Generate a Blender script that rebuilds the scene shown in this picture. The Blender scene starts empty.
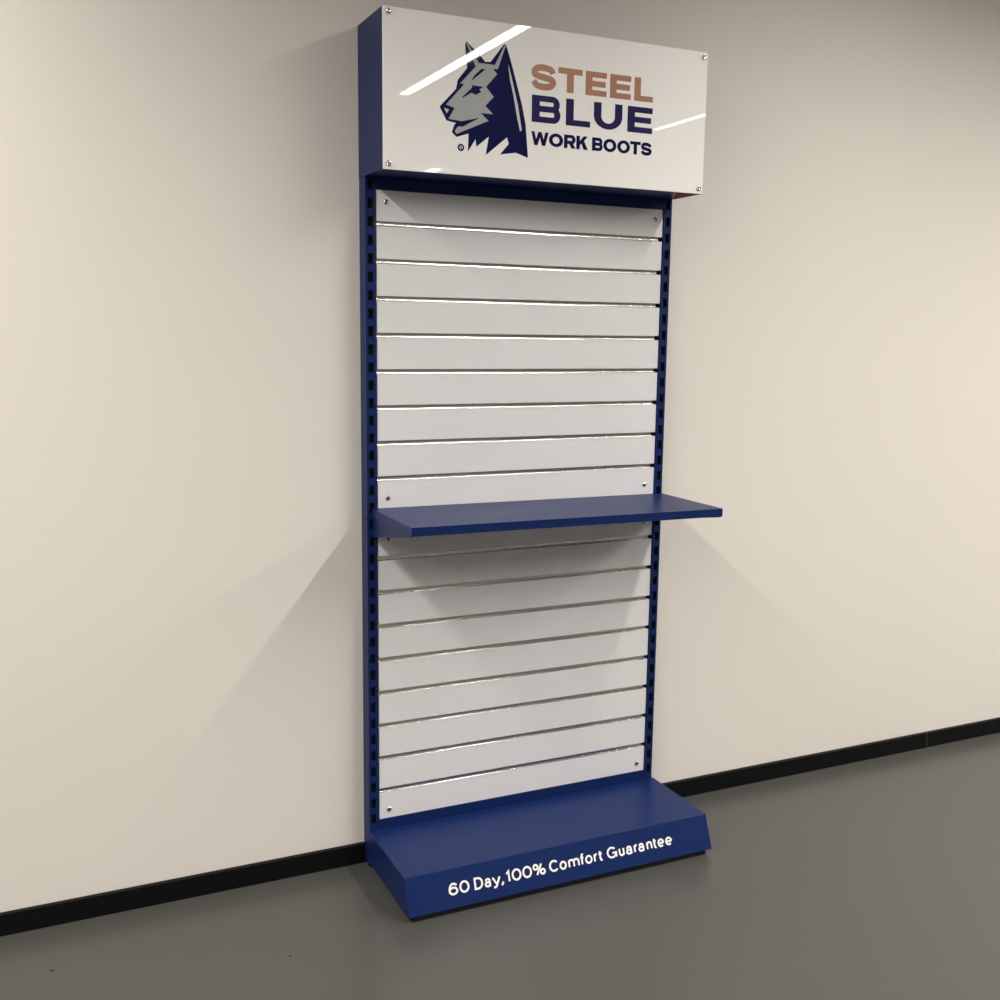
import bpy, bmesh, math
from mathutils import Vector, Matrix
from math import pi, sin, cos, radians

scene = bpy.context.scene
col = scene.collection

# ------------------------------------------------------------------ camera
cam_data = bpy.data.cameras.new('camera')
cam_data.sensor_width = 36.0
cam_data.sensor_fit = 'HORIZONTAL'
cam_data.lens = 1067.466 / 1000 * 36.0
cam_data.clip_start = 0.05
cam = bpy.data.objects.new('camera', cam_data)
col.objects.link(cam)
yaw, pitch, roll = 0.4366, -0.1556, 0.0126
fw = Vector((sin(yaw) * cos(pitch), cos(yaw) * cos(pitch), sin(pitch)))
rt = Vector((cos(yaw), -sin(yaw), 0))
up = rt.cross(fw)
rt2 = rt * cos(roll) + up * sin(roll)
up2 = -rt * sin(roll) + up * cos(roll)
m = Matrix((rt2, up2, -fw)).transposed().to_4x4()
m.translation = Vector((-0.932, -2.9564, 1.6068))
cam.matrix_world = m
scene.camera = cam

# ------------------------------------------------------------------ world, exposure, lamps
world = bpy.data.worlds.new('world')
scene.world = world
world.use_nodes = True
world.node_tree.nodes['Background'].inputs[0].default_value = (0.9, 0.95, 1.0, 1)
world.node_tree.nodes['Background'].inputs[1].default_value = 0.05
scene.view_settings.view_transform = 'Standard'
scene.view_settings.look = 'None'
scene.view_settings.gamma = 1.0
scene.view_settings.use_curve_mapping = False
scene.view_settings.exposure = 0.0
LAMP_STRENGTH = 15.0        # glow of the visible diffuser
BEAM_WATTS_PER_M = 25.0     # light thrown down by each strip
BEAM_SPREAD = 158.0
LAMP_COLOR = (1.0, 0.950, 0.898)
CEIL = 3.25
# x of the strip, y of its far and near end, width, strength factor
STRIPS = [
    (-1.58, -5.0, -0.42, 0.075, 1.0),
    (1.66, -4.66, -1.05, 0.072, 1.0),
    (3.85, -4.93, -0.55, 0.060, 1.05),
    (-3.40, -7.0, -0.70, 0.075, 0.5),
    (3.10, -7.93, -7.64, 0.12, 1.0),
    (5.63, -7.77, -7.29, 0.05, 0.25),
    (6.05, -4.9, -0.60, 0.075, 0.9),  # added strip, out of view, to brighten the right wall
]


# ------------------------------------------------------------------ materials
def principled(name, color, rough=0.5, metal=0.0, spec=0.5, noise=0.0, nscale=8.0, rnoise=0.0, bump=0.0, bscale=300.0, detail=5.0, emit=None, es=0.0, coat=0.0):
    mt = bpy.data.materials.new(name)
    mt.use_nodes = True
    nt = mt.node_tree
    b = nt.nodes['Principled BSDF']
    b.inputs['Base Color'].default_value = (*color, 1)
    b.inputs['Roughness'].default_value = rough
    b.inputs['Metallic'].default_value = metal
    b.inputs['Specular IOR Level'].default_value = spec
    b.inputs['Coat Weight'].default_value = coat
    if emit:
        b.inputs['Emission Color'].default_value = (*emit, 1)
        b.inputs['Emission Strength'].default_value = es
    if noise or rnoise or bump:
        tc = nt.nodes.new('ShaderNodeTexCoord')
    if noise or rnoise:
        n = nt.nodes.new('ShaderNodeTexNoise')
        n.inputs['Scale'].default_value = nscale
        n.inputs['Detail'].default_value = detail
        nt.links.new(tc.outputs['Object'], n.inputs['Vector'])
        if noise:
            r = nt.nodes.new('ShaderNodeValToRGB')
            r.color_ramp.elements[0].position = 0.3
            r.color_ramp.elements[1].position = 0.7
            r.color_ramp.elements[0].color = (*[c * (1 - noise) for c in color], 1)
            r.color_ramp.elements[1].color = (*[min(1, c * (1 + noise)) for c in color], 1)
            nt.links.new(n.outputs['Fac'], r.inputs['Fac'])
            nt.links.new(r.outputs['Color'], b.inputs['Base Color'])
        if rnoise:
            mr = nt.nodes.new('ShaderNodeMapRange')
            mr.inputs['From Min'].default_value = 0.3
            mr.inputs['From Max'].default_value = 0.7
            mr.inputs['To Min'].default_value = rough - rnoise
            mr.inputs['To Max'].default_value = rough + rnoise
            nt.links.new(n.outputs['Fac'], mr.inputs['Value'])
            nt.links.new(mr.outputs['Result'], b.inputs['Roughness'])
    if bump:
        n2 = nt.nodes.new('ShaderNodeTexNoise')
        n2.inputs['Scale'].default_value = bscale
        n2.inputs['Detail'].default_value = 3
        nt.links.new(tc.outputs['Object'], n2.inputs['Vector'])
        bp = nt.nodes.new('ShaderNodeBump')
        bp.inputs['Strength'].default_value = bump
        bp.inputs['Distance'].default_value = 0.002
        nt.links.new(n2.outputs['Fac'], bp.inputs['Height'])
        nt.links.new(bp.outputs['Normal'], b.inputs['Normal'])
    return mt


M = {}
M['wall'] = principled('wall_paint', (0.715, 0.68, 0.625), 0.6, spec=0.2, noise=0.008, nscale=1.2)
M['room_wall'] = principled('room_wall_paint', (0.76, 0.74, 0.70), 0.7, spec=0.2, noise=0.01, nscale=1.0)
M['ceiling'] = principled('ceiling_paint', (0.68, 0.67, 0.65), 0.9, spec=0.1, noise=0.02, nscale=1.0)
M['floor'] = principled('floor_coating', (0.068, 0.0675, 0.0615), 0.30, spec=0.42, noise=0.02, nscale=0.7, detail=0.0)
M['skirting'] = principled('skirting_vinyl', (0.004, 0.004, 0.0045), 0.5, spec=0.12, noise=0.05, nscale=20)
M['blue'] = principled('blue_powder_coat', (0.0060, 0.0185, 0.090), 0.38, spec=0.17, noise=0.03, nscale=14, detail=1.0)
M['panel'] = principled('panel_melamine', (0.70, 0.69, 0.70), 0.45, spec=0.4, noise=0.008, nscale=6)
M['core_shade'] = principled('dark_core_and_shade', (0.008, 0.007, 0.006), 0.8, spec=0.1, noise=0.1, nscale=30)  # near-black: groove backing, also painted shade in post slots and screw recesses
M['alu'] = principled('polished_aluminium', (0.78, 0.745, 0.69), 0.20, metal=1.0, noise=0.02, nscale=10)
M['chrome'] = principled('screw_chrome', (0.70, 0.69, 0.66), 0.15, metal=1.0, noise=0.03, nscale=200)
M['acrylic'] = principled('gloss_acrylic', (0.93, 0.915, 0.885), 0.012, spec=0.6, noise=0.004, nscale=3)
M['navy'] = principled('navy_print', (0.006, 0.008, 0.065), 0.02, spec=0.5, noise=0.03, nscale=12)
M['navy_foil'] = principled('navy_letter_vinyl', (0.022, 0.019, 0.085), 0.12, spec=0.3, noise=0.03, nscale=12)
M['copper'] = principled('copper_letter_vinyl', (0.42, 0.215, 0.138), 0.2, spec=0.2, noise=0.04, nscale=9)
M['grey'] = principled('grey_print', (0.41, 0.425, 0.43), 0.02, spec=0.5, noise=0.01, nscale=12)
M['light_grey'] = principled('pale_print', (0.66, 0.655, 0.63), 0.02, spec=0.5, noise=0.01, nscale=12)
M['white_vinyl'] = principled('white_letter_vinyl', (0.86, 0.83, 0.78), 0.45, spec=0.3, noise=0.01, nscale=12)
M['red'] = principled('red_underside_patch', (0.17, 0.005, 0.018), 0.6, spec=0.05, noise=0.03, nscale=10)  # plain dark red for the triangle under the sign box corner
M['rubber'] = principled('black_rubber', (0.006, 0.006, 0.006), 0.6, spec=0.3, noise=0.1, nscale=40)
M['housing'] = principled('lamp_housing', (0.7, 0.7, 0.7), 0.5, noise=0.01, nscale=10)
M['grit'] = principled('dark_grit', (0.02, 0.018, 0.015), 0.8, spec=0.1, noise=0.2, nscale=400)
M['joint'] = principled('grey_joint_sealant', (0.10, 0.10, 0.095), 0.7, spec=0.2, noise=0.1, nscale=30)
M['dark_pane'] = principled('added_dark_pane', (0.01, 0.011, 0.013), 0.05, spec=0.5, noise=0.1, nscale=2)  # dark surface of the added pane mirrored in the rails


def lamp_mat(k):
    key = 'lamp_%g' % k
    if key not in M:
        M[key] = principled('lamp_diffuser', (0.8, 0.8, 0.8), 0.5, noise=0.005, nscale=5, emit=LAMP_COLOR, es=LAMP_STRENGTH * k)
    return M[key]


# ------------------------------------------------------------------ helpers
def add_box(bm, x0, x1, y0, y1, z0, z1, mi=0):
    v = [bm.verts.new(p) for p in ((x0, y0, z0), (x1, y0, z0), (x1, y1, z0), (x0, y1, z0), (x0, y0, z1), (x1, y0, z1), (x1, y1, z1), (x0, y1, z1))]
    fs = []
    for f in ((0, 3, 2, 1), (4, 5, 6, 7), (0, 1, 5, 4), (1, 2, 6, 5), (2, 3, 7, 6), (3, 0, 4, 7)):
        fc = bm.faces.new([v[i] for i in f])
        fc.material_index = mi
        fs.append(fc)
    return v, fs


def add_prism_yz(bm, pts, x0, x1, mi=0):
    a = [bm.verts.new((x0, y, z)) for y, z in pts]
    b = [bm.verts.new((x1, y, z)) for y, z in pts]
    n = len(pts)
    fs = [bm.faces.new(a), bm.faces.new(b[::-1])]
    for i in range(n):
        j = (i + 1) % n
        fs.append(bm.faces.new((a[j], a[i], b[i], b[j])))
    for f in fs:
        f.material_index = mi
    return fs


def add_lathe(bm, prof, origin, axis, segs=20, mi=0, smooth=True):
    """prof: (radius, height along axis) list."""
    ax = Vector(axis).normalized()
    u = ax.orthogonal().normalized()
    w = ax.cross(u)
    o = Vector(origin)
    rings = []
    for r, h in prof:
        if r < 1e-7:
            rings.append([bm.verts.new(o + ax * h)])
        else:
            rings.append([bm.verts.new(o + ax * h + (u * cos(2 * pi * k / segs) + w * sin(2 * pi * k / segs)) * r) for k in range(segs)])
    for a, b in zip(rings, rings[1:]):
        for k in range(segs):
            j = (k + 1) % segs
            if len(a) == 1 and len(b) == 1:
                continue
            if len(a) == 1:
                f = bm.faces.new((a[0], b[k], b[j]))
            elif len(b) == 1:
                f = bm.faces.new((a[k], b[0], a[j]))
            else:
                f = bm.faces.new((a[k], b[k], b[j], a[j]))
            f.smooth = smooth
            f.material_index = mi


def finish(bm, recalc=True):
    if recalc:
        bmesh.ops.recalc_face_normals(bm, faces=bm.faces)


def obj(name, bm, mats, parent=None, bevel=0.0, segs=2):
    finish(bm)
    me = bpy.data.meshes.new(name)
    bm.to_mesh(me)
    bm.free()
    if not isinstance(mats, (list, tuple)):
        mats = [mats]
    for mt in mats:
        me.materials.append(mt)
    o = bpy.data.objects.new(name, me)
    col.objects.link(o)
    if parent is not None:
        o.parent = parent
    if bevel:
        b = o.modifiers.new('bevel', 'BEVEL')
        b.width = bevel
        b.segments = segs
        b.limit_method = 'ANGLE'
        b.angle_limit = radians(40)
    return o


def struct(name, bm, mats, bevel=0.0):
    o = obj(name, bm, mats, None, bevel)
    o['kind'] = 'structure'
    return o


def empty(name, label, cat, loc=(0, 0, 0), group=None):
    o = bpy.data.objects.new(name, None)
    o.empty_display_size = 0.1
    col.objects.link(o)
    o.location = loc
    o['label'] = label
    o['category'] = cat
    if group:
        o['group'] = group
    return o


# ------------------------------------------------------------------ room shell
WALL_Y = -0.004
X0, X1, Y0 = -5.0, 7.5, -10.0
bm = bmesh.new(); add_box(bm, X0 - .1, X1 + .1, Y0 - .1, 0.12, -0.1, 0.0); struct('floor', bm, M['floor'])
bm = bmesh.new(); add_box(bm, X0 - .1, X1 + .1, Y0 - .1, 0.12, CEIL, CEIL + .1); struct('ceiling', bm, M['ceiling'])
bm = bmesh.new(); add_box(bm, X0, X1, WALL_Y, 0.12, 0, CEIL); struct('wall_back', bm, M['wall'])
bm = bmesh.new(); add_box(bm, X0 - .1, X0, Y0, 0.12, 0, CEIL); struct('wall_left', bm, M['room_wall'])
bm = bmesh.new(); add_box(bm, X1, X1 + .1, Y0, 0.12, 0, CEIL); struct('wall_right', bm, M['room_wall'])
# far wall behind the photographer with an added dark pane the rails reflect
bm = bmesh.new()
WX0, WX1, WZ1 = 5.0, 6.9, 2.9
add_box(bm, X0, WX0, Y0 - .1, Y0, 0, CEIL)
add_box(bm, WX1, X1, Y0 - .1, Y0, 0, CEIL)
add_box(bm, WX0, WX1, Y0 - .1, Y0, WZ1, CEIL)
struct('wall_front', bm, M['room_wall'])
bm = bmesh.new()
add_box(bm, WX0, WX1, Y0 - .08, Y0 - .06, 0, WZ1)
struct('added_opening_1', bm, M['dark_pane'])  # added out of view to darken the rail reflections
# black skirting along the wall, butt-jointed right of the stand
bm = bmesh.new()
SEAM = 2.3189
add_box(bm, X0, SEAM - 0.0012, -0.020, WALL_Y, 0.0, 0.0610)
add_box(bm, SEAM + 0.0012, X1, -0.0195, WALL_Y, 0.0015, 0.0610)
add_box(bm, SEAM - 0.0012, SEAM + 0.0012, -0.0197, WALL_Y, 0.0, 0.0608, 1)
struct('baseboard_back', bm, [M['skirting'], M['joint']], bevel=0.001)


# ------------------------------------------------------------------ ceiling lights
LAMP_LABELS = [
    'white linear ceiling light running toward the wall, left of the stand',
    'white linear ceiling light mirrored as bright streak above the dog head on the sign',
    'white linear ceiling light mirrored as bright streak right of the sign lettering',
    'white linear ceiling light farthest to the left of the stand',
    'short ceiling light mirrored as small spot at the lower left sign edge',
    'dim ceiling light mirrored as faint line at the lower right of the sign',
    'added unseen linear light at the far right, brightening the right wall',
]
for (x, ya, yb, w, k), lab in zip(STRIPS, LAMP_LABELS):
    t = empty('ceiling_light', lab, 'ceiling light', (x, (ya + yb) / 2, CEIL), 'linear ceiling lights')
    h = (yb - ya) / 2
    bm = bmesh.new()
    add_box(bm, -w / 2 - .008, -w / 2, -h - .008, h + .008, -0.05, 0)
    add_box(bm, w / 2, w / 2 + .008, -h - .008, h + .008, -0.05, 0)
    add_box(bm, -w / 2, w / 2, -h - .008, -h, -0.05, 0)
    add_box(bm, -w / 2, w / 2, h, h + .008, -0.05, 0)
    obj('housing', bm, M['housing'], t)
    bm = bmesh.new()
    add_box(bm, -w / 2, w / 2, -h, h, -0.048, -0.040)
    obj('diffuser', bm, lamp_mat(k), t)
    ld = bpy.data.lights.new('beam', 'AREA')
    ld.shape = 'RECTANGLE'
    ld.size, ld.size_y = w, yb - ya
    ld.energy = BEAM_WATTS_PER_M * (yb - ya) * k
    ld.color = LAMP_COLOR
    ld.spread = radians(BEAM_SPREAD)
    lo = bpy.data.objects.new('beam', ld)
    col.objects.link(lo)
    lo.parent = t
    lo.location = (0, 0, -0.052)

# ------------------------------------------------------------------ the display stand
W = 1.0013
stand = empty('display_stand', 'tall blue slatwall display stand with white sign header, single shelf and sloped base against wall', 'display stand', (W / 2, -0.2, 0))
INV = Matrix.Translation((-W / 2, 0.2, 0))


def part(name, bm, mats, parent=stand, bevel=0.0, segs=2):
    """geometry is given in room coordinates; parent chains keep one common origin"""
    if parent is stand:
        bm.transform(INV)
    o = obj(name, bm, mats, parent, bevel, segs)
    return o


def sub(name, bm, mats, parent, bevel=0.0, segs=2):
    bm.transform(INV)
    return obj(name, bm, mats, parent, bevel, segs)


# --- uprights with a row of slots
UD = -0.059     # front face
UB = -0.0205    # back at skirting height
UB2 = -0.0065   # back above the skirting
UW = 0.0295
ZTOP = 2.0243
SLOT_TOP = 2.005
SLOT_X = 0.0143
NSLOT = 38


def notch(cx, cz):
    a, h, n, d = 0.0072, 0.0150, 0.0026, 0.0034
    return [(cx - a, cz - h), (cx - n, cz - h), (cx - 0.0006, cz - h + d), (cx + 0.0006, cz - h + d), (cx + n, cz - h), (cx + a, cz - h),
            (cx + a, cz + h), (cx + n, cz + h), (cx + 0.0006, cz + h - d), (cx - 0.0006, cz + h - d), (cx - n, cz + h), (cx - a, cz + h)]


def make_upright(xo, flip):
    bm = bmesh.new()
    xl, xr = xo, xo + UW
    cx = xo + (UW - SLOT_X if flip else SLOT_X)
    V = lambda x, y, z: bm.verts.new((x, y, z))

    def quad(pts, mi=0):
        f = bm.faces.new([V(*p) for p in pts])
        f.material_index = mi
    zb = 0.014
    SPL = 1.0715
    # sides and back, lower and upper length of the post with a joint line between
    ZK = 0.066
    for (za, zc, yb) in ((zb, ZK, UB), (ZK, SPL - 0.0008, UB2), (SPL + 0.0008, ZTOP, UB2)):
        for x in (xl, xr):
            quad([(x, UD, za), (x, yb, za), (x, yb, zc), (x, UD, zc)])
        quad([(xl, yb, za), (xr, yb, za), (xr, yb, zc), (xl, yb, zc)])
    quad([(xl, UB, ZK), (xr, UB, ZK), (xr, UB2, ZK), (xl, UB2, ZK)])
    quad([(xl, UD, zb), (xr, UD, zb), (xr, UB, zb), (xl, UB, zb)])
    quad([(xl, UD, ZTOP), (xr, UD, ZTOP), (xr, UB2, ZTOP), (xl, UB2, ZTOP)])
    quad([(xl + .0008, UD + .001, SPL - .002), (xl + .0008, UB, SPL - .002), (xl + .0008, UB, SPL + .002), (xl + .0008, UD + .001, SPL + .002)], 1)
    # front face
    quad([(cx + .0072, UD, zb), (xr, UD, zb), (xr, UD, ZTOP), (cx + .0072, UD, ZTOP)])
    quad([(xl, UD, zb), (cx - .0072, UD, zb), (cx - .0072, UD, ZTOP), (xl, UD, ZTOP)])
    edge = zb
    for i in range(NSLOT - 1, -1, -1):
        cz = SLOT_TOP - 0.05 * i
        p = notch(cx, cz)
        low, high = p[:6], p[6:]
        bm.faces.new([V(cx - .0072, UD, edge)] + [V(cx + .0072, UD, edge)] + [V(x, UD, z) for x, z in low[::-1]])
        edge = cz
        # hole walls, coloured near-black as shade
        for k in range(12):
            a, b = p[k], p[(k + 1) % 12]
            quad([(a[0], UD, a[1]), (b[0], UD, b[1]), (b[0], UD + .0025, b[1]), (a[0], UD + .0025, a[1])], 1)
        nz = SLOT_TOP - 0.05 * (i - 1) - 0.025 if i else ZTOP
        bm.faces.new([V(x, UD, z) for x, z in high[::-1]] + [V(cx + .0072, UD, nz), V(cx - .0072, UD, nz)])
        edge = nz
    # near-black sheet stands in for the shade inside the hollow post
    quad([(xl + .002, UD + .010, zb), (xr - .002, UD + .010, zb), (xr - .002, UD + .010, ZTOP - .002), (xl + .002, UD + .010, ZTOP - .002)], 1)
    bmesh.ops.remove_doubles(bm, verts=bm.verts, dist=1e-6)
    return bm


# the front face uses non-overlapping cells; shade of the hollow inside is painted dark
part('upright', make_upright(0.0, False), [M['blue'], M['core_shade']])
part('upright', make_upright(W - UW, True), [M['blue'], M['core_shade']])

# --- cross bars at the top and foot of the frame
bm = bmesh.new(); add_box(bm, UW, W - UW, -0.0575, -0.025, 1.9925, ZTOP - .0005); part('crossbar', bm, M['blue'], bevel=0.001)
bm = bmesh.new(); add_box(bm, UW, W - UW, -0.0575, -0.025, 0.05, 0.1480); part('crossbar', bm, M['blue'], bevel=0.001)

# --- slatted panels
PX = 0.0337
PXR = 0.0305
PF, PB = -0.0556, -0.030
GP = 0.1019
GH = 0.0066


def make_panel(z0, z1, grooves):
    bm = bmesh.new()
    zs = [z0] + [z for g in sorted(grooves) for z in (g - GH, g + GH)] + [z1]
    x0, x1 = PX, W - PXR
    for a, b in zip(zs[::2], zs[1::2]):
        add_box(bm, x0, x1, PF, PB, a, b)
    for g in grooves:
        add_box(bm, x0 + .0005, x1 - .0005, -0.040, PB + .0005, g - GH - .002, g + GH + .002, 1)
    # core visible in the groove's upper and lower face
    return bm


def make_rail(g):
    bm = bmesh.new()
    x0, x1 = PX - 0.0018, W - PXR - 0.0150
    prof = [(-0.0559, 0.0067), (-0.0559, 0.0061)]
    amax, hh = radians(21), 0.0060
    rad = hh / sin(amax)
    for k in range(13):
        a = amax - 2 * amax * k / 12
        prof.append((-0.0548 + rad * (cos(a) - cos(amax)), rad * sin(a)))
    prof += [(-0.0559, -0.0061), (-0.0559, -0.0067)]
    a = [bm.verts.new((x0, y, g + z)) for y, z in prof]
    b = [bm.verts.new((x1, y, g + z)) for y, z in prof]
    for i in range(len(prof) - 1):
        f = bm.faces.new((a[i], b[i], b[i + 1], a[i + 1]))
        f.smooth = 2 <= i <= 13
    return bm


def make_screw(x, z, y, r=0.0078):
    bm = bmesh.new()
    add_lathe(bm, [(r * 1.02, 0), (r, r * .22), (r * .85, r * .42), (r * .55, r * .56), (r * .40, r * .58), (r * .30, r * .30), (0, r * .18)], (x, y, z), (0, -1, 0), 20)
    # cross recess as dark bars, its shade put into the colour
    add_box(bm, x - r * .45, x + r * .45, y - r * .60, y - r * .3, z - r * .07, z + r * .07, 1)
    add_box(bm, x - r * .07, x + r * .07, y - r * .595, y - r * .3, z - r * .45, z + r * .45, 1)
    return bm


top_g = [1.9010 - GP * i for i in range(8)]
low_g = [0.9532 - GP * i for i in range(8)]
for (z0, z1, gs, scr) in ((1.0710, 1.9914, top_g, ((0.0616, 1.9601), (0.9440, 1.9607), (0.0632, 1.1301), (0.9346, 1.1273))),
                          (0.1489, 1.0690, low_g, ((0.0652, 1.0050), (0.9356, 1.0020), (0.0635, 0.1765), (0.9421, 0.1780)))):
    p = part('slat_panel', make_panel(z0, z1, gs), [M['panel'], M['core_shade']], bevel=0.0006, segs=1)
    for g in gs:
        sub('aluminium_rail', make_rail(g), M['alu'], p)
    for x, z in scr:
        sub('screw', make_screw(x, z, PF), [M['chrome'], M['core_shade']], p)

# --- shelf with two brackets
SX0, SX1, SZ, ST, SF = 0.0134, 0.9990, 1.0995, 0.0238, -0.390
bm = bmesh.new()
add_box(bm, SX0, SX1, SF, UD - .0008, SZ - .0016, SZ)
add_box(bm, SX0, SX1, SF, SF + .0016, SZ - ST, SZ - .0016)
add_box(bm, SX0, SX0 + .0016, SF + .0016, UD - .0008, SZ - ST, SZ - .0016)
add_box(bm, SX1 - .0016, SX1, SF + .0016, UD - .0008, SZ - ST, SZ - .0016)
add_box(bm, SX0 + .0016, SX1 - .0016, SF + .0016, SF + .014, SZ - ST, SZ - ST + .0016)
add_box(bm, SX0 + .0016, SX1 - .0016, UD - .0024, UD - .0008, SZ - ST, SZ - .0016)
TILT = lambda b: [setattr(v.co, 'z', v.co.z - 0.0062 * (v.co.x - W / 2)) for v in b.verts]
TILT(bm)
shelf = part('shelf', bm, M['blue'])
for xb in (SX0 + .0035, SX1 - .0065):
    bm = bmesh.new()
    zt = SZ - ST - .0006
    add_prism_yz(bm, [(UD - .0006, 1.0150), (UD - .0006, zt), (SF + .004, zt), (SF + .004, zt - .0025)], xb, xb + .003)
    # hooks that enter the slots
    for hz in (1.0270, 1.0570):
        add_box(bm, xb, xb + .003, UD - .0008, UD + .004, hz - .006, hz + .006)
    TILT(bm)
    sub('shelf_bracket', bm, M['blue'], shelf)

# --- sloped base deck
BZ, BZ2, BY1, BY2 = 0.1181, 0.0179, -0.3636, -0.4030
BX0, BX1 = 0.0, 1.0066
bm = bmesh.new()
add_prism_yz(bm, [(UD - .0006, BZ2), (UD - .0006, BZ), (BY1, BZ), (BY2, BZ2)], BX0, BX1)
base = part('base_deck', bm, M['blue'], bevel=0.0015)
bm = bmesh.new(); add_box(bm, 0.014, 0.9875, -0.3955, -0.064, 0.0012, 0.0176); sub('plinth', bm, M['rubber'], base)
for x, y in ((0.030, -0.374), (0.965, -0.374), (0.0135, -0.047), (0.987, -0.047)):
    bm = bmesh.new()
    add_lathe(bm, [(0, 0), (0.015, 0), (0.017, 0.003), (0.017, 0.009), (0.012, 0.012), (0.008, 0.0172), (0, 0.0172)] if y < -.1 else
              [(0, 0), (0.012, 0), (0.0135, 0.003), (0.0135, 0.010), (0.006, 0.012), (0.006, 0.0138), (0, 0.0138)], (x, y, 0), (0, 0, 1), 24)
    if y < -.1:
        sub('levelling_foot', bm, M['rubber'], base)
    else:
        part('levelling_foot', bm, M['rubber'])

# --- sign header box
HX0, HX1, HZ0, HZ1, HF = 0.0, 1.0048, 2.0243, 2.4267, -0.2138
bm = bmesh.new()
add_box(bm, HX0 - .0012, HX1 - .0005, HF + .0045, UB2, HZ0 + .0004, HZ1 - .0004)
header = part('sign_box', bm, M['blue'], bevel=0.0012)
bm = bmesh.new()
pts = [(0.9155, HF + .006), (HX1 - .002, HF + .006), (HX1 - .002, UD - .004)]
a = [bm.verts.new((x, y, HZ0 + .0003)) for x, y in pts]
b = [bm.verts.new((x, y, HZ0 - .0003)) for x, y in pts]
bm.faces.new(a); bm.faces.new(b[::-1])
for i in range(3):
    bm.faces.new((a[i], b[i], b[(i + 1) % 3], a[(i + 1) % 3]))
o = sub('underside_corner', bm, M['red'], header); o['label'] = 'dark red corner under the sign box'
bm = bmesh.new()
add_box(bm, HX0, HX1, HF, HF + .0042, HZ0, HZ1)
sign = part('sign_panel', bm, M['acrylic'], bevel=0.0006, segs=1)
for x, z in ((0.0149, 2.4143), (0.9905, 2.4132), (0.0147, 2.0392), (0.9896, 2.0395)):
    bm = bmesh.new()
    r = 0.0076
    add_lathe(bm, [(r, 0), (r, .003), (r * .85, .0042), (r * .45, .0047), (r * .38, .0030), (0, .0028)], (x, HF, z), (0, -1, 0), 24)
    sub('sign_screw', bm, M['chrome'], sign)

# ------------------------------------------------------------------ flat print and letter shapes
class Ink:
    """collects flat shapes (2D) and lifts them a hair off a surface as thin solid film"""
    def __init__(self, place, thick=0.0003):
        self.bm = bmesh.new()
        self.place = place
        self.t = thick

    def poly(self, pts, lift=0.0):
        pts = list(pts)
        # pts anticlockwise in the (x, z) plane as seen by a viewer in front
        area = sum(p[0] * q[1] - q[0] * p[1] for p, q in zip(pts, list(pts[1:]) + [pts[0]]))
        if area < 0:
            pts = pts[::-1]
        a = [self.bm.verts.new(self.place(x, z, lift)) for x, z in pts]
        b = [self.bm.verts.new(self.place(x, z, lift + self.t)) for x, z in pts]
        self.bm.faces.new(b)
        n = len(pts)
        for i in range(n):
            j = (i + 1) % n
            self.bm.faces.new((a[i], a[j], b[j], b[i]))

    def rect(self, x0, x1, z0, z1, lift=0.0):
        self.poly([(x0, z0), (x1, z0), (x1, z1), (x0, z1)], lift)

    def ring(self, cx, cz, rxo, rzo, rxi, rzi, a0, a1, n=24, lift=0.0):
        for k in range(n):
            p, q = radians(a0 + (a1 - a0) * k / n), radians(a0 + (a1 - a0) * (k + 1) / n)
            self.poly([(cx + rxi * cos(p), cz + rzi * sin(p)), (cx + rxo * cos(p), cz + rzo * sin(p)),
                       (cx + rxo * cos(q), cz + rzo * sin(q)), (cx + rxi * cos(q), cz + rzi * sin(q))], lift)

    def ribbon(self, pts, w, lift=0.0, closed=False):
        P = [Vector((x, z)) for x, z in pts]
        n = len(P)
        L, R = [], []
        for i in range(n):
            if closed:
                d0 = (P[i] - P[i - 1]).normalized()
                d1 = (P[(i + 1) % n] - P[i]).normalized()
            else:
                d0 = (P[i] - P[i - 1]).normalized() if i else (P[1] - P[0]).normalized()
                d1 = (P[i + 1] - P[i]).normalized() if i < n - 1 else d0
            t = (d0 + d1)
            t = t.normalized() if t.length > 1e-6 else d0
            nrm = Vector((-t.y, t.x))
            k = max(0.5, abs(nrm.dot(Vector((-d0.y, d0.x)))))
            L.append(P[i] + nrm * (w / 2 / k))
            R.append(P[i] - nrm * (w / 2 / k))
        for i in range(n if closed else n - 1):
            j = (i + 1) % n
            self.poly([tuple(R[i]), tuple(R[j]), tuple(L[j]), tuple(L[i])], lift)


def spline(pts, n=5):
    out = []
    for i in range(len(pts) - 1):
        p0 = Vector(pts[max(i - 1, 0)]); p1 = Vector(pts[i]); p2 = Vector(pts[i + 1]); p3 = Vector(pts[min(i + 2, len(pts) - 1)])
        for k in range(n):
            t = k / n
            out.append(tuple(0.5 * ((2 * p1) + (p2 - p0) * t + (2 * p0 - 5 * p1 + 4 * p2 - p3) * t * t + (3 * p1 - p0 - 3 * p2 + p3) * t ** 3)))
    out.append(tuple(pts[-1]))
    return out


def arc(cx, cz, rx, rz, a0, a1, n=16):
    return [(cx + rx * cos(radians(a0 + (a1 - a0) * k / n)), cz + rz * sin(radians(a0 + (a1 - a0) * k / n))) for k in range(n + 1)]


sign_place = lambda x, z, l: (x, HF - 0.00005 - l, z)


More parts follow.
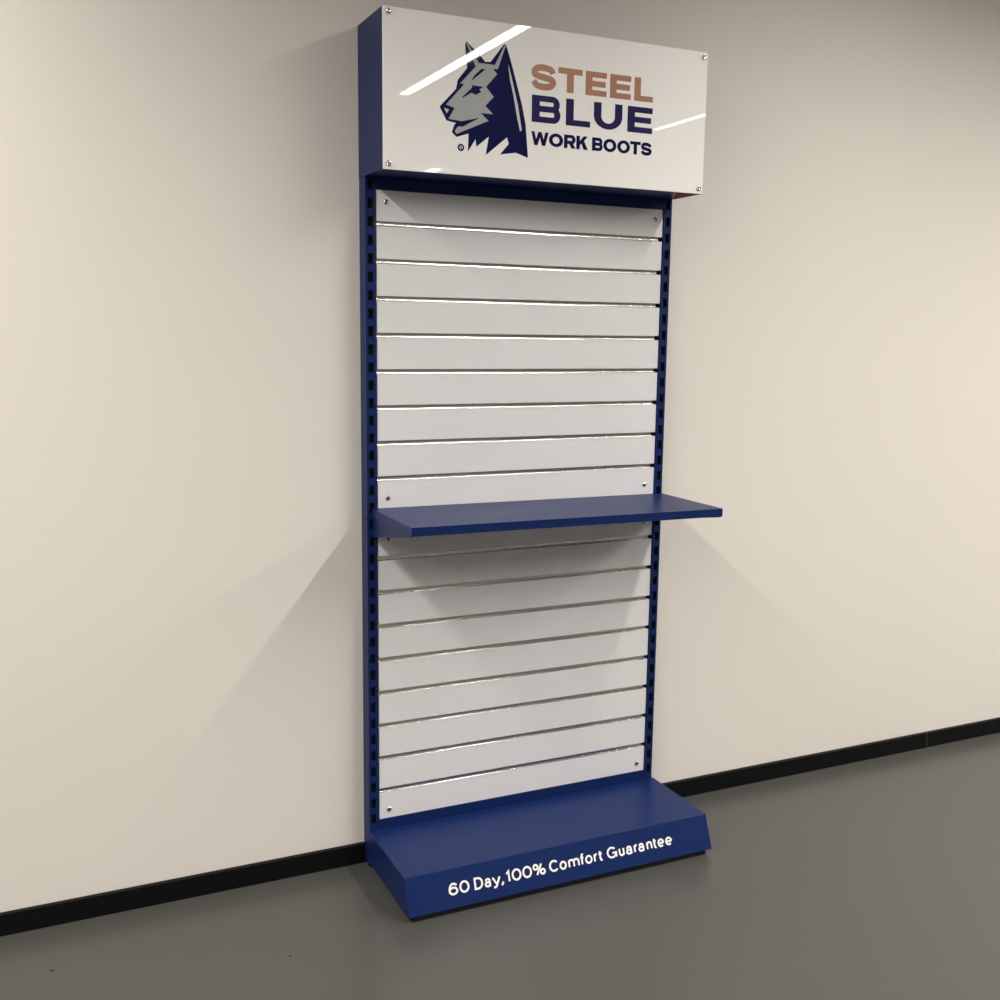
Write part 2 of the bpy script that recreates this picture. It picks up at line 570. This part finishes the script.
def bold(ink, ch, x0, x1, z0, z1, sv, sh):
    """heavy wide capital drawn in a box; sv = stem width, sh = arm height"""
    w, h = x1 - x0, z1 - z0
    cx, cz = (x0 + x1) / 2, (z0 + z1) / 2
    if ch == 'E':
        ink.rect(x0, x0 + sv, z0, z1)
        for za, xe in ((z0, x1), (z1 - sh, x1), (cz - sh / 2, x1 - w * .05)):
            ink.rect(x0 + sv, xe, za, za + sh)
    elif ch == 'L':
        ink.rect(x0, x0 + sv, z0, z1)
        ink.rect(x0 + sv, x1, z0, z0 + sh)
    elif ch == 'T':
        ink.rect(x0, x1, z1 - sh, z1)
        ink.rect(cx - sv / 2, cx + sv / 2, z0, z1 - sh)
    elif ch == 'U':
        rz = min(w / 2, h * .5)
        ink.rect(x0, x0 + sv, z0 + rz, z1)
        ink.rect(x1 - sv, x1, z0 + rz, z1)
        ink.ring(cx, z0 + rz, w / 2, rz, w / 2 - sv, rz - sh, 180, 360)
    elif ch == 'O':
        ink.ring(cx, cz, w / 2, h / 2, w / 2 - sv, h / 2 - sh, 0, 360, 40)
    elif ch in 'BR':
        ink.rect(x0, x0 + sv, z0, z1)
        zm = z0 + h * (.51 if ch == 'B' else .44)
        r = (z1 - zm + sh * .5) / 2
        for (lo, hi, xe) in (((zm - sh / 2, z1, x1 - w * (.03 if ch == 'B' else .02)),) + (((z0, zm + sh / 2, x1),) if ch == 'B' else ())):
            rz = (hi - lo) / 2
            lf = .00012 if lo == z0 else 0.0
            rx = min(rz, (xe - x0 - sv) * .75)
            ink.rect(x0 + sv, xe - rx, lo, lo + sh)
            ink.rect(x0 + sv, xe - rx, hi - sh, hi, lf)
            ink.ring(xe - rx, (lo + hi) / 2, rx, rz, max(rx - sv, rx * .12), rz - sh, -90, 90, 16, lf)
        if ch == 'R':
            ink.poly(lift=.00012, pts=[(x0 + w * .42, zm - sh * .3), (x0 + w * .42 + sv * 1.05, zm - sh * .1), (x1, z0), (x1 - sv * 1.2, z0)])
    elif ch == 'K':
        ink.rect(x0, x0 + sv, z0, z1)
        ink.poly([(x0 + sv, z0 + h * .30), (x0 + sv, z0 + h * .62), (x1 - sv * 1.25, z1), (x1 - w * .02, z1)])
        ink.poly(lift=.00012, pts=[(x0 + w * .40, z0 + h * .55), (x0 + w * .62, z0 + h * .72), (x1, z0), (x1 - sv * 1.25, z0)])
    elif ch == 'W':
        q = w * .25
        s = sv * .44
        for n, (xa, za, xb, zb) in enumerate(((x0 + s, z1, x0 + q * 1.10, z0), (cx, z1, x0 + q * 1.10, z0), (cx, z1, x1 - q * 1.10, z0), (x1 - s, z1, x1 - q * 1.10, z0))):
            ink.poly([(xa - s, za), (xa + s, za), (xb + s, zb), (xb - s, zb)], .00006 * n)
    elif ch == 'S':
        t = (sv * .3 + sh * .7)
        ax, bx, az, bz = x0 + t / 2, x1 - t / 2, z0 + t / 2, z1 - t / 2
        sp = [(.985, .74), (.87, .92), (.50, 1.0), (.17, .95), (.02, .77), (.10, .59), (.5, .50), (.90, .41), (1.0, .24), (.84, .05), (.50, 0), (.16, .06), (-.02, .27)]
        ink.ribbon([(ax + (bx - ax) * u, az + (bz - az) * v) for u, v in spline(sp)], t)


# big two-line name
steel = Ink(sign_place)
for ch, xa, xb in (('S', .4255, .5025), ('T', .5090, .5858), ('E', .5960, .6640), ('E', .6750, .7442), ('L', .7556, .8187)):
    bold(steel, ch, xa, xb, 2.2680 - (.0015 if ch == 'S' else 0), 2.3325 + (.0015 if ch == 'S' else 0), .0215, .0155)
o = sub('copper_letters', steel.bm, M['copper'], sign); o['label'] = 'copper coloured word STEEL on the sign'
blue_word = Ink(sign_place)
for ch, xa, xb in (('B', .4290, .5182), ('L', .5355, .6133), ('U', .6246, .7180), ('E', .7355, .8194)):
    bold(blue_word, ch, xa, xb, 2.1808, 2.2522, .0245, .0160)
o = sub('navy_letters', blue_word.bm, M['navy_foil'], sign); o['label'] = 'navy word BLUE on the sign'
work = Ink(sign_place)
for ch, xa, xb in (('W', .4287, .4821), ('O', .4839, .5283), ('R', .5312, .5685), ('K', .5705, .6078), ('B', .6212, .6557), ('O', .6580, .7011), ('O', .7041, .7466), ('T', .7466, .7826), ('S', .7832, .8204)):
    bold(work, ch, xa, xb, 2.1197, 2.1558, .0112, .0086)
o = sub('small_navy_letters', work.bm, M['navy'], sign); o['label'] = 'navy words WORK BOOTS on the sign'

# dog head emblem
DOG_HEAD = [(0.1572, 2.1944), (0.2039, 2.2437), (0.2087, 2.2672), (0.2357, 2.3002), (0.2314, 2.3297), (0.2292, 2.3594), (0.2331, 2.3672), (0.2473, 2.3553), (0.2616, 2.3464), (0.2874, 2.3218), (0.288, 2.3214), (0.3034, 2.3227), (0.3431, 2.3728), (0.3493, 2.3709), (0.3635, 2.3321), (0.3812, 2.2781), (0.3912, 2.2464), (0.3991, 2.2216), (0.4107, 2.1718), (0.4198, 2.0836), (0.3821, 2.0946), (0.3345, 2.0863), (0.3605, 2.1159), (0.355, 2.1329), (0.2917, 2.0811), (0.3005, 2.1301), (0.264, 2.1007), (0.2614, 2.1205), (0.2395, 2.087), (0.2412, 2.1332), (0.2057, 2.1212), (0.1925, 2.1326), (0.1994, 2.152), (0.2044, 2.157), (0.1773, 2.1608)]
DOG_FACE = [(0.1751, 2.2014), (0.2269, 2.2576), (0.2158, 2.2591), (0.26, 2.3064), (0.2455, 2.3366), (0.2321, 2.3632), (0.2356, 2.3636), (0.2515, 2.3408), (0.269, 2.3162), (0.288, 2.3166), (0.3158, 2.3161), (0.3441, 2.3694), (0.3475, 2.3689), (0.3253, 2.3064), (0.3108, 2.3057), (0.3234, 2.2936), (0.2908, 2.2579), (0.3138, 2.2341), (0.2893, 2.2088), (0.3123, 2.1893), (0.2761, 2.189), (0.299, 2.1709), (0.2066, 2.1294), (0.2005, 2.1351), (0.2065, 2.1455), (0.2136, 2.1497), (0.2227, 2.1487), (0.2736, 2.1767), (0.2206, 2.1629), (0.1823, 2.1657), (0.2002, 2.1949)]
DOG_NOSTRIL = [(0.1701, 2.193), (0.1841, 2.189), (0.1772, 2.1791)]
DOG_MANE = [(0.3553, 2.3231), (0.364, 2.298), (0.3864, 2.2203), (0.3992, 2.156), (0.3943, 2.1515), (0.3848, 2.186), (0.3722, 2.245), (0.3622, 2.2815)]
DOG_BROW = [(0.2763, 2.3019), (0.2886, 2.3024), (0.2471, 2.2677), (0.2561, 2.2828)]
DOG_EYE = [(0.2492, 2.2572), (0.283, 2.2571), (0.2708, 2.2487), (0.277, 2.243), (0.2607, 2.2342), (0.2474, 2.2383), (0.2232, 2.2225), (0.2211, 2.2241), (0.2503, 2.252)]
ink = Ink(sign_place, .0002)
ink.poly(DOG_HEAD)
ink.ring(.2190, 2.0953, 0.0095, .0095, .0052, .0052, 0, 360, 28)
ink.rect(.2162, .2178, 2.0914, 2.0992)
ink.ring(.2185, 2.0976, .0030, .0024, .0013, .0009, -90, 90, 8)
ink.poly([(.2182, 2.0952), (.2202, 2.0952), (.2222, 2.0908), (.2202, 2.0908)])
dog = sub('dog_head_emblem', ink.bm, M['navy'], sign); dog['label'] = 'navy and grey dog head emblem on the sign'
ink = Ink(sign_place, .0002)
ink.poly(DOG_FACE, .0003)
sub2 = obj
o = sub('emblem_face', ink.bm, M['grey'], sign); o['label'] = 'grey face of the dog emblem'
ink = Ink(sign_place, .0002)
ink.poly(DOG_MANE, .0003)
o = sub('emblem_mane_stripe', ink.bm, M['light_grey'], sign); o['label'] = 'pale stripe in the mane of the dog emblem'
ink = Ink(sign_place, .0002)
ink.poly(DOG_NOSTRIL, .0003)
o = sub('emblem_nostril', ink.bm, M['light_grey'], sign); o['label'] = 'pale nostril of the dog emblem'
ink = Ink(sign_place, .0002)
ink.poly(DOG_EYE, .0006)
o = sub('emblem_eye', ink.bm, M['navy'], sign); o['label'] = 'navy eye of the dog emblem'
ink = Ink(sign_place, .0002)
ink.poly(DOG_BROW, .0006)
o = sub('emblem_brow', ink.bm, M['navy'], sign); o['label'] = 'navy brow of the dog emblem'

# slogan on the sloped front of the base
SL = Vector((0, BY2 - BY1, BZ2 - BZ)).normalized()      # down the slope
SN = Vector((0, SL.z, -SL.y))                            # outwards
if SN.y > 0:
    SN = -SN
slope_place = lambda x, s, l: (x, BY1 - SL.y * s - SL.y * 0 + SN.y * (l + .00005), BZ - SL.z * s * 1 + SN.z * (l + .00005))


def slope_place(x, v, l):
    """v is height measured up the slope from its lower edge"""
    s = 0.10766 - v
    return (x, BY1 + SL.y * s + SN.y * (l + .00005), BZ + SL.z * s + SN.z * (l + .00005))


XH = .70
ell = lambda cx, cz, rx, rz: arc(cx, cz, rx, rz, 0, 360, 28)[:-1]
G = {
    '6': [('c', ell(.5, .31, .5, .31)), ('o', spline([(.0, .31), (.02, .52), (.14, .80), (.38, .97), (.62, .99), (.86, .90), (.95, .80)]))],
    '0': [('c', ell(.5, .5, .5, .5))],
    'D': [('c', [(0, 0), (.45, 0)] + arc(.45, .5, .55, .5, -90, 90)[1:] + [(0, 1)])],
    'a': [('o', spline([(.08, .50), (.18, .64), (.45, .70), (.75, .64), (.86, .46)]) + [(.86, .12), (.90, .02), (1.0, 0)]), ('c', ell(.42, .19, .44, .20))],
    'y': [('o', [(0, .70), (.52, .02)]), ('o', [(1, .70), (.46, -.16), (.30, -.25), (.05, -.25)])],
    ',': [('o', [(.75, .12), (.62, -.04), (.1, -.22)])],
    '1': [('o', [(.75, 0), (.75, 1), (0, .76)])],
    '%': [('c', ell(.19, .77, .19, .23)), ('c', ell(.81, .23, .19, .23)), ('o', [(.26, -.02), (.74, 1.02)])],
    'C': [('o', arc(.55, .5, .55, .5, 40, 320, 28))],
    'o': [('c', ell(.5, .35, .5, .35))],
    'm': [('o', [(0, 0), (0, .70)]), ('o', arc(.25, .44, .25, .26, 180, 0, 12) + [(.5, 0)]), ('o', arc(.75, .44, .25, .26, 180, 0, 12) + [(1, 0)])],
    'f': [('o', [(.35, 0), (.35, .78), (.44, .94), (.64, 1.0), (.95, .99)]), ('o', [(-.1, .67), (.95, .67)])],
    'r': [('o', [(0, 0), (0, .70)]), ('o', [(0, .38), (.2, .57), (.5, .68), (1, .68)])],
    't': [('o', [(.42, .92), (.42, .20), (.52, .04), (.72, 0), (1, .02)]), ('o', [(-.05, .67), (1, .67)])],
    'G': [('o', arc(.5, .5, .5, .5, 42, 340, 28) + [(1.0, .45), (.56, .45)]), ('o', [(1.0, .45), (1.0, .0)])],
    'u': [('o', [(0, .70), (0, .27)] + arc(.5, .27, .5, .27, 180, 360, 14)[1:]), ('o', [(1, .70), (1, 0)])],
    'n': [('o', [(0, 0), (0, .70)]), ('o', arc(.5, .42, .5, .28, 180, 0, 14) + [(1, 0)])],
    'e': [('o', [(0.02, .33), (1, .33)]), ('o', [(1, .33)] + arc(.5, .35, .5, .35, 0, 312, 24))],
}
TEXT = [('6', .124, .154), ('0', .157, .189), ('D', .202, .231), ('a', .234, .257), ('y', .257, .286), (',', .2835, .2965), ('1', .302, .317), ('0', .320, .352), ('0', .354, .386), ('%', .388, .430),
        ('C', .441, .472), ('o', .475, .500), ('m', .504, .543), ('f', .545, .560), ('o', .561, .587), ('r', .591, .605), ('t', .605, .623), ('G', .636, .672), ('u', .677, .698), ('a', .702, .727), ('r', .731, .745), ('a', .746, .770), ('n', .775, .797), ('t', .798, .813), ('e', .815, .840), ('e', .843, .869)]
ink = Ink(slope_place, .0003)
CAP, HWT = 0.0335, 0.0056
for ch, xa, xb in TEXT:
    base_v = 0.10766 - (0.0728 - (xa - .124) / .745 * .0045)
    ua, ub = xa + HWT / 2 + (.0008 if xb - xa > .018 else 0), xb - HWT / 2 - (.0008 if xb - xa > .018 else 0)
    for ns, (kind, pts) in enumerate(G[ch]):
        q = [(ua + (ub - ua) * u, base_v + HWT / 2 + (CAP - HWT) * v) for u, v in pts]
        ink.ribbon(q, HWT, .00006 * ns, closed=(kind == 'c'))
o = sub('slogan_letters', ink.bm, M['white_vinyl'], base); o['label'] = 'white slogan lettering on the sloped base front'

# ------------------------------------------------------------------ specks of grit on the floor
for (x, y, r, lab) in ((-0.8962, -0.2378, .0035, 'tiny dark speck on the floor at the far left'),
                       (-0.3324, -0.4167, .0030, 'tiny dark speck on the floor left of the base'),):
    bm = bmesh.new()
    add_lathe(bm, [(0, 0), (r, 0), (r * .9, r * .3), (r * .4, r * .6), (0, r * .62)], (0, 0, 0), (0, 0, 1), 9)
    o = obj('grit_speck', bm, M['grit'])
    o.location = (x, y, 0)
    o.scale = (1.2, .9, 1)
    o['label'] = lab; o['category'] = 'speck'; o['group'] = 'specks on the floor'
